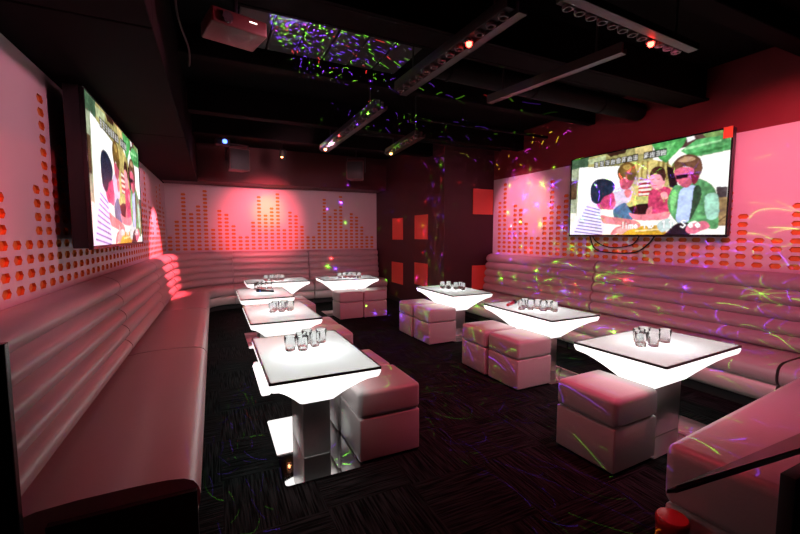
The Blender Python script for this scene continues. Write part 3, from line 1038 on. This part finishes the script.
# ------------------------------------------------------------------ ceiling equipment
def led_bar(label, p0, p1, n, lit, litmat, chan_side=0.06, tilt=0.0):
    """channel with a row of round lamps beside it, hung from the ceiling."""
    p0, p1 = Vector(p0), Vector(p1)
    d = p1 - p0
    L = d.length
    root = empty('led_bar', p0, label, 'stage light', 'lighting bars under the ceiling', math.atan2(d.y, d.x))
    bm = bmesh.new()
    add_box(bm, 0, L, -0.012, 0.012, -0.03, 0.03)
    add_box(bm, 0, L, -0.05, 0.012, -0.036, -0.028)
    add_box(bm, 0, L, -0.05, -0.042, -0.036, 0.0)
    mesh_obj('channel', bm, ALU, root, smooth=False)
    bm = bmesh.new()
    for t in (0.15 * L, 0.85 * L):
        add_cyl(bm, (t, 0, 0.03), (t, 0, ZC - p0.z), 0.007, n=8)
    mesh_obj('hanger', bm, BLACKMATT, root)
    if n:
        mesh_obj('lamp_housing', box_bm(0.02, L - 0.02, 0.014, 0.075, -0.015, 0.055, bevel=0.008), BLACKMATT, root)
        for k in range(n):
            x = 0.08 + (L - 0.16) * k / max(1, n - 1)
            bm = bmesh.new()
            add_lathe(bm, [(0.018, 0.0), (0.027, 0.0), (0.030, 0.010), (0.027, 0.022), (0.020, 0.022), (0.018, 0.0)], 20)
            bmesh.ops.transform(bm, matrix=Matrix.Translation((x, 0.045, -0.017)) @ Matrix.Rotation(PI, 4, 'X'), verts=bm.verts[:])
            rg = mesh_obj('lamp_ring', bm, RINGM, root)
            bm = bmesh.new()
            prof = [(0, 0.046), (0.010, 0.044), (0.017, 0.036), (0.0178, 0.004), (0, 0.004)] if k in lit else [(0, 0.012), (0.012, 0.010), (0.018, 0.005), (0, 0.004)]
            add_lathe(bm, prof, 16)
            bmesh.ops.transform(bm, matrix=Matrix.Translation((x, 0.045, -0.017)) @ Matrix.Rotation(PI, 4, 'X'), verts=bm.verts[:])
            ln = mesh_obj('lamp_lens', bm, litmat if k in lit else LENSOFF, rg)
            if k in lit:
                ln['label'] = 'lit lamp lens'
    return root
led_bar('ceiling lighting bar in the middle, nearer the camera, with one red lamp lit', (1.50, 1.68, 2.65), (1.46, 3.05, 2.65), 13, (3,), REDLED)
led_bar('farther ceiling lighting bar in the middle, a small lamp lit at its far end', (1.46, 3.45, 2.65), (1.46, 5.55, 2.65), 15, (13,), AMBERLED)
led_bar('bare metal ceiling channel toward the right wall, without lamps', (2.41, 1.75, 2.65), (2.24, 2.90, 2.65), 0, (), REDLED)
led_bar('dark ceiling lighting bar farther down the room in line with the bare channel', (2.29, 4.22, 2.65), (2.39, 5.40, 2.65), 9, (7,), AMBERLED)
led_bar('ceiling lighting bar running across toward the right television, one red lamp lit', (1.62, 1.50, 2.65), (2.80, 1.56, 2.65), 12, (8,), REDLED)

# box projector hanging by the left soffit
pj = empty('ceiling_projector', (0.16, 2.55, 2.62), 'dark box projector hanging from the ceiling near the left soffit', 'projector', rz=math.radians(14))
mesh_obj('casing', box_bm(-0.16, 0.14, -0.12, 0.12, -0.035, 0.05, bevel=0.012, seg=3), simple('projector_casing', (0.06, 0.014, 0.014, 1), 0.45, noise=0.1), pj)  # red tint stands in for red light on the underside
bm = bmesh.new()
add_cyl(bm, (0, 0, 0.05), (0, 0, ZC - 2.62), 0.015, n=10)
add_cyl(bm, (0, 0, ZC - 2.62 - 0.012), (0, 0, ZC - 2.62 - 0.001), 0.05, n=16)
mesh_obj('mounting_pole', bm, BLACKMATT, pj)
bm = bmesh.new()
add_cyl(bm, (-0.08, -0.118, 0.005), (-0.08, -0.135, 0.005), 0.03, 0.027, n=18)
mesh_obj('lens', bm, LENSOFF, pj)
bm = bmesh.new()
add_box(bm, 0.04, 0.08, -0.1225, -0.119, 0.02, 0.024)
mesh_obj('status_light', bm, WHITELED, pj)

def speaker(label, loc, rz, tilt, s=1.0):
    root = empty('hanging_speaker', loc, label, 'speaker', 'loudspeakers under the back ceiling', rz)
    root.rotation_euler = (tilt, 0, rz)
    bm = bmesh.new()
    a = [(-0.17, -0.13), (0.17, -0.13), (0.12, 0.13), (-0.12, 0.13)]
    add_prism(bm, a, -0.18, 0.18)
    bmesh.ops.bevel(bm, geom=bm.edges[:], offset=0.008, segments=2, affect='EDGES')
    mesh_obj('cabinet', bm, simple('speaker_cabinet', (0.14, 0.05, 0.05, 1), 0.5, noise=0.1), root)  # reddish base colour imitates the red-lit side and bottom
    mesh_obj('grille', box_bm(-0.155, 0.155, -0.142, -0.131, -0.165, 0.165, bevel=0.004), BLACKMATT, root)
    bm = box_bm(-0.19, -0.172, -0.03, 0.03, -0.02, 0.27)
    add_box(bm, 0.172, 0.19, -0.03, 0.03, -0.02, 0.27)
    add_box(bm, -0.19, 0.19, -0.03, 0.03, 0.255, 0.27)
    add_cyl(bm, (0, 0, 0.27), (0, 0, ZC - loc[2] - 0.01), 0.015, n=8)
    mesh_obj('yoke', bm, BLACKMATT, root)
    return root
speaker('dark loudspeaker hanging near the back wall at the left, below the blue light', (0.42, 7.35, 2.72), math.radians(16), math.radians(-0))
speaker('dark loudspeaker hanging near the back wall at the right, by the dark block', (2.62, 7.55, 2.72), math.radians(-28), math.radians(-0))

# blue laser unit and small spot lamp on the far beam
lz = empty('laser_projector', (0.19, 7.0, 2.93), 'small laser unit with a bright blue aperture under the far ceiling', 'laser light', rz=math.radians(10))
mesh_obj('casing', box_bm(-0.10, 0.10, -0.06, 0.10, -0.05, 0.05, bevel=0.006), BLACKMATT, lz)
bm = bmesh.new()
add_lathe(bm, [(0, 0), (0.034, 0.0), (0.036, 0.012), (0.026, 0.026), (0, 0.032)], 16)
bmesh.ops.transform(bm, matrix=Matrix.Translation((0.02, -0.06, 0)) @ Matrix.Rotation(PI / 2, 4, 'X'), verts=bm.verts[:])
mesh_obj('aperture', bm, BLUELED, lz)
bm = bmesh.new()
add_box(bm, -0.012, 0.012, 0.0, 0.03, 0.05, ZC - 2.93 - 0.001)
mesh_obj('bracket', bm, BLACKMATT, lz)

sp = empty('spot_lamp', (1.13, 7.1, 2.80), 'small ceiling spot lamp with a lit red lens near the back wall', 'spotlight')
bm = bmesh.new()
add_lathe(bm, [(0, 0.12), (0.045, 0.12), (0.055, 0.08), (0.055, -0.05), (0.048, -0.05), (0.046, 0.0), (0, 0.0)], 20)
bmesh.ops.transform(bm, matrix=Matrix.Rotation(math.radians(-150), 4, 'X') @ Matrix.Rotation(PI, 4, 'Y'), verts=bm.verts[:])
mesh_obj('can', bm, BLACKMATT, sp)
bm = bmesh.new()
add_lathe(bm, [(0, -0.016), (0.012, -0.012), (0.022, 0.0), (0, 0.004)], 14)
bmesh.ops.transform(bm, matrix=Matrix.Translation((-0.02, -0.06, -0.02)), verts=bm.verts[:])
mesh_obj('indicator_lens', bm, AMBERLED, sp)
bm = bmesh.new()
add_cyl(bm, (0, 0, 0.03), (0, 0, ZC - 2.80 - 0.001), 0.01, n=8)
mesh_obj('stem', bm, BLACKMATT, sp)

# ------------------------------------------------------------------ dark console ledge and red pouf in the lower right foreground
ct = empty('console_table', (1.9, 0.60, 0), 'dark glossy console table with a pointed end in the lower right foreground', 'table')
bm = bmesh.new()
poly = [(1.19, 0.662), (1.98, 0.642), (2.32, 0.634), (2.32, 0.55), (1.84, 0.594), (1.23, 0.648)]
add_prism(bm, [(x - 1.9, y - 0.60) for x, y in poly], 0.676, 0.700)
bmesh.ops.bevel(bm, geom=bm.edges[:], offset=0.009, segments=4, affect='EDGES', clamp_overlap=True)
mesh_obj('top', bm, LEDGE, ct)
mesh_obj('leg_panel', box_bm(-0.255, 0.02, -0.07, -0.03, 0.0, 0.676, bevel=0.003), BLACKMATT, ct)

pf = empty('pouf', (1.835, 0.985, 0), 'small red round footrest on the floor at the end of the foreground bench', 'footrest')
pf.scale = (0.40, 0.40, 0.40)
bm = bmesh.new()
add_lathe(bm, [(0, 0.02), (0.14, 0.02), (0.155, 0.04), (0.158, 0.34), (0.162, 0.355), (0.165, 0.42), (0.150, 0.448), (0.10, 0.458), (0, 0.462)], 28)
mesh_obj('seat', bm, REDVINYL, pf)
bm = bmesh.new()
add_lathe(bm, [(0, 0.0), (0.13, 0.0), (0.13, 0.02), (0, 0.02)], 24)
mesh_obj('base', bm, PLINTH, pf)

# ------------------------------------------------------------------ light
def spot(name, loc, target, power, color, size_deg, blend=0.3, radius=0.03, parent=None):
    l = bpy.data.lights.new(name, 'SPOT')
    l.energy = power
    l.color = color
    l.spot_size = math.radians(size_deg)
    l.spot_blend = blend
    l.shadow_soft_size = radius
    o = bpy.data.objects.new(name, l)
    o.location = loc
    o.rotation_euler = (Vector(target) - Vector(loc)).to_track_quat('-Z', 'Y').to_euler()
    COL.objects.link(o)
    return o
RED = (1.0, 0.055, 0.075)
WASH = (1.0, 0.06, 0.10)
MAG = (1.0, 0.15, 0.31)
PINK = (1.0, 0.32, 0.42)
AMBER = (1.0, 0.42, 0.06)
# wide red washes from the lighting bars
spot('red_wash', (1.49, 1.98, 2.58), (1.8, 3.6, 0), 26, WASH, 150, 0.6, 0.05)
spot('red_wash', (1.47, 4.6, 2.58), (1.8, 5.4, 0), 70, WASH, 150, 0.6, 0.05)
spot('red_wash', (2.48, 1.50, 2.55), (3.6, 2.8, 0.6), 135, MAG, 130, 0.6, 0.05)
spot('red_wash', (1.90, 1.40, 2.55), (1.8, 3.0, 0.2), 55, WASH, 120, 0.6, 0.05)
# back wall: red block of light with an amber core
spot('red_beam', (1.13, 6.5, 2.55), (0.95, 8.9, 1.75), 560, (1.0, 0.09, 0.14), 48, 0.9)
spot('pink_beam', (1.4, 4.9, 2.62), (1.4, 8.9, 1.8), 230, (1.0, 0.46, 0.56), 80, 0.9, 0.05)  # added pink fill that brightens the back wall, no fixture modelled
spot('amber_beam', (1.13, 6.6, 2.55), (1.10, 8.9, 1.95), 260, AMBER, 22, 1.0)
# narrow red beam that grazes the left wall by the corner
spot('red_beam', (0.35, 7.1, 2.45), (-0.82, 7.40, 1.15), 1200, (1.0, 0.08, 0.11), 46, 0.4)
# near left wall
spot('red_beam', (0.2, 0.4, 2.6), (-0.82, 1.62, 1.85), 330, RED, 32, 0.9)
# near end of the left soffit
spot('red_beam', (0.55, 1.45, 2.98), (-0.22, 2.05, 2.75), 40, RED, 50, 0.5)
# pink fill added to lift the left wall, no lamp at its source
spot('pink_beam', (0.95, 2.3, 2.60), (-0.90, 2.5, 1.95), 70, (1.0, 0.32, 0.44), 68, 0.8, 0.05)
spot('pink_beam', (0.95, 6.2, 2.60), (-0.85, 6.2, 1.90), 75, (1.0, 0.32, 0.44), 70, 0.8, 0.05)
# right wall
spot('red_beam', (3.2, 1.0, 2.75), (4.65, 1.75, 2.1), 190, (1.0, 0.17, 0.25), 54, 0.9)
spot('pink_beam', (3.3, 5.0, 2.70), (4.65, 5.05, 1.8), 170, (1.0, 0.24, 0.42), 60, 0.8)
spot('amber_beam', (3.3, 4.7, 2.70), (4.65, 4.75, 1.9), 60, AMBER, 34, 1.0)
# soft white-pink base fill, added under the ceiling without a lamp
spot('base_fill', (1.9, 3.2, 3.05), (1.9, 3.6, 0), 2, (1.0, 0.70, 0.74), 165, 0.5, 0.15)

def laser(name, loc, target, power, size_deg, scale, seed, streak, dot, density, star=False):
    """Laser projector: a spot whose beam is split by a gobo into coloured dots and short strokes."""
    o = spot(name, loc, target, power, (1, 1, 1), size_deg, 0.1, 0.0)
    l = o.data
    l.use_nodes = True
    nt = l.node_tree
    em = nt.nodes.get('Emission') or nt.nodes.new('ShaderNodeEmission')
    outn = next(n for n in nt.nodes if n.type == 'OUTPUT_LIGHT')
    nt.links.new(em.outputs[0], outn.inputs[0])
    tc = nt.nodes.new('ShaderNodeTexCoord')
    N = nt.nodes.new
    L = nt.links.new
    def vm(op, a, b=None, scale_=None):
        n = N('ShaderNodeVectorMath'); n.operation = op
        for i, v in enumerate((a, b)):
            if v is None: continue
            if isinstance(v, (tuple, list)): n.inputs[i].default_value = v
            else: L(v, n.inputs[i])
        if scale_ is not None: n.inputs['Scale'].default_value = scale_
        return n
    def mt(op, a, b=None, c=None, clamp=False):
        n = N('ShaderNodeMath'); n.operation = op; n.use_clamp = clamp
        for i, v in enumerate((a, b, c)):
            if v is None: continue
            if isinstance(v, (int, float)): n.inputs[i].default_value = v
            else: L(v, n.inputs[i])
        return n.outputs[0]
    vec = vm('SCALE', tc.outputs['Normal'], None, scale).outputs[0]
    vec = vm('ADD', vec, (seed * 3.7, seed * 1.3, seed * 2.1)).outputs[0]
    vo = N('ShaderNodeTexVoronoi')
    vo.feature = 'F1'
    vo.inputs['Scale'].default_value = 1.0
    vo.inputs['Randomness'].default_value = 0.85
    L(vec, vo.inputs['Vector'])
    delta = vm('SUBTRACT', vec, vo.outputs['Position']).outputs[0]
    col = vo.outputs['Color']
    sep = N('ShaderNodeSeparateColor'); L(col, sep.inputs[0])
    # random stroke direction per cell
    rd = vm('SUBTRACT', col, (0.5, 0.5, 0.5)).outputs[0]
    nrm = tc.outputs['Normal']
    e1 = vm('NORMALIZE', vm('CROSS_PRODUCT', rd, nrm).outputs[0]).outputs[0]
    e2 = vm('CROSS_PRODUCT', nrm, e1).outputs[0]
    al = vm('DOT_PRODUCT', delta, e1).outputs['Value']
    ac = vm('DOT_PRODUCT', delta, e2).outputs['Value']
    # bent stroke
    bend = mt('MULTIPLY', mt('MULTIPLY', al, al), mt('MULTIPLY', mt('SUBTRACT', sep.outputs[1], 0.5), 3.0))
    ac = mt('ADD', ac, bend)
    aa, ab = mt('ABSOLUTE', al), mt('ABSOLUTE', ac)
    Ln = mt('MULTIPLY_ADD', sep.outputs[2], streak, streak * 0.25)
    across = mt('SUBTRACT', 1.0, mt('DIVIDE', ab, dot), clamp=True)
    along = mt('GREATER_THAN', Ln, aa)
    stroke = mt('MULTIPLY', across, along)
    if star:
        r2 = vm('LENGTH', delta).outputs['Value']
        acc = mt('MULTIPLY', mt('POWER', mt('SUBTRACT', 1.0, mt('DIVIDE', r2, dot * 1.6), clamp=True), 1.5), 2.0)
        for k in range(4):
            ca, sa = math.cos(PI * k / 4 + 0.2 * k), math.sin(PI * k / 4 + 0.2 * k)
            q = mt('ABSOLUTE', mt('ADD', mt('MULTIPLY', al, -sa), mt('MULTIPLY', ac, ca)))
            ray = mt('SUBTRACT', 1.0, mt('DIVIDE', q, dot * 0.4), clamp=True)
            fall = mt('POWER', mt('SUBTRACT', 1.0, mt('DIVIDE', r2, Ln), clamp=True), 2.0)
            acc = mt('ADD', acc, mt('MULTIPLY', mt('MULTIPLY', ray, fall), 0.55))
        stroke = acc
    keep = mt('LESS_THAN', sep.outputs[1], density)
    stroke = mt('MULTIPLY', stroke, keep)
    rp = N('ShaderNodeValToRGB')
    rp.color_ramp.interpolation = 'CONSTANT'
    els = rp.color_ramp.elements
    els[0].position = 0.0; els[0].color = (0.20, 0.05, 1.0, 1)
    els[1].position = 0.50; els[1].color = (0.22, 1.0, 0.04, 1)
    e = els.new(0.92); e.color = (1.0, 0.05, 0.05, 1)
    L(sep.outputs[0], rp.inputs[0])
    L(rp.outputs[0], em.inputs['Color'])
    L(stroke, em.inputs['Strength'])
    return o
# laser at the far end: strokes over the right side of the room and the benches
laser('laser_beam', (0.20, 6.86, 2.93), (3.2, 1.7, -0.25), 11000, 60, 30, 1, 0.80, 0.015, 0.8)
laser('laser_beam', (0.20, 6.86, 2.92), (3.2, 1.8, -0.20), 6500, 62, 48, 4, 0.75, 0.018, 0.75)
# same unit, star-shaped dots on the far part of the right wall
laser('laser_beam', (0.21, 6.87, 2.93), (4.5, 4.5, 1.0), 17000, 50, 21, 2, 0.75, 0.045, 0.95, True)
# laser near the projector: dots over the dark corner, and along the ceiling panel
laser('laser_beam', (0.33, 2.72, 2.88), (3.6, 6.8, 1.6), 90000, 46, 26, 3, 0.40, 0.045, 0.6, True)
laser('laser_beam', (0.36, 2.80, 2.74), (1.36, 3.55, 3.49), 24000, 70, 22, 5, 0.30, 0.05, 0.95)

w = bpy.data.worlds.new('world')
SC.world = w
w.use_nodes = True
w.node_tree.nodes['Background'].inputs[0].default_value = (0.010, 0.004, 0.005, 1)
w.node_tree.nodes['Background'].inputs[1].default_value = 0.3

# ------------------------------------------------------------------ view
SC.view_settings.view_transform = 'Standard'
SC.view_settings.look = 'None'
SC.view_settings.exposure = 0.0
SC.view_settings.gamma = 1.0
SC.view_settings.use_curve_mapping = False
SC.cycles.use_denoising = True
SC.cycles.max_bounces = 14
SC.cycles.transmission_bounces = 14
SC.cycles.diffuse_bounces = 4
SC.cycles.glossy_bounces = 6
SC.cycles.transparent_max_bounces = 40
SC.cycles.sample_clamp_indirect = 6.0
SC.cycles.caustics_reflective = False
SC.cycles.caustics_refractive = False
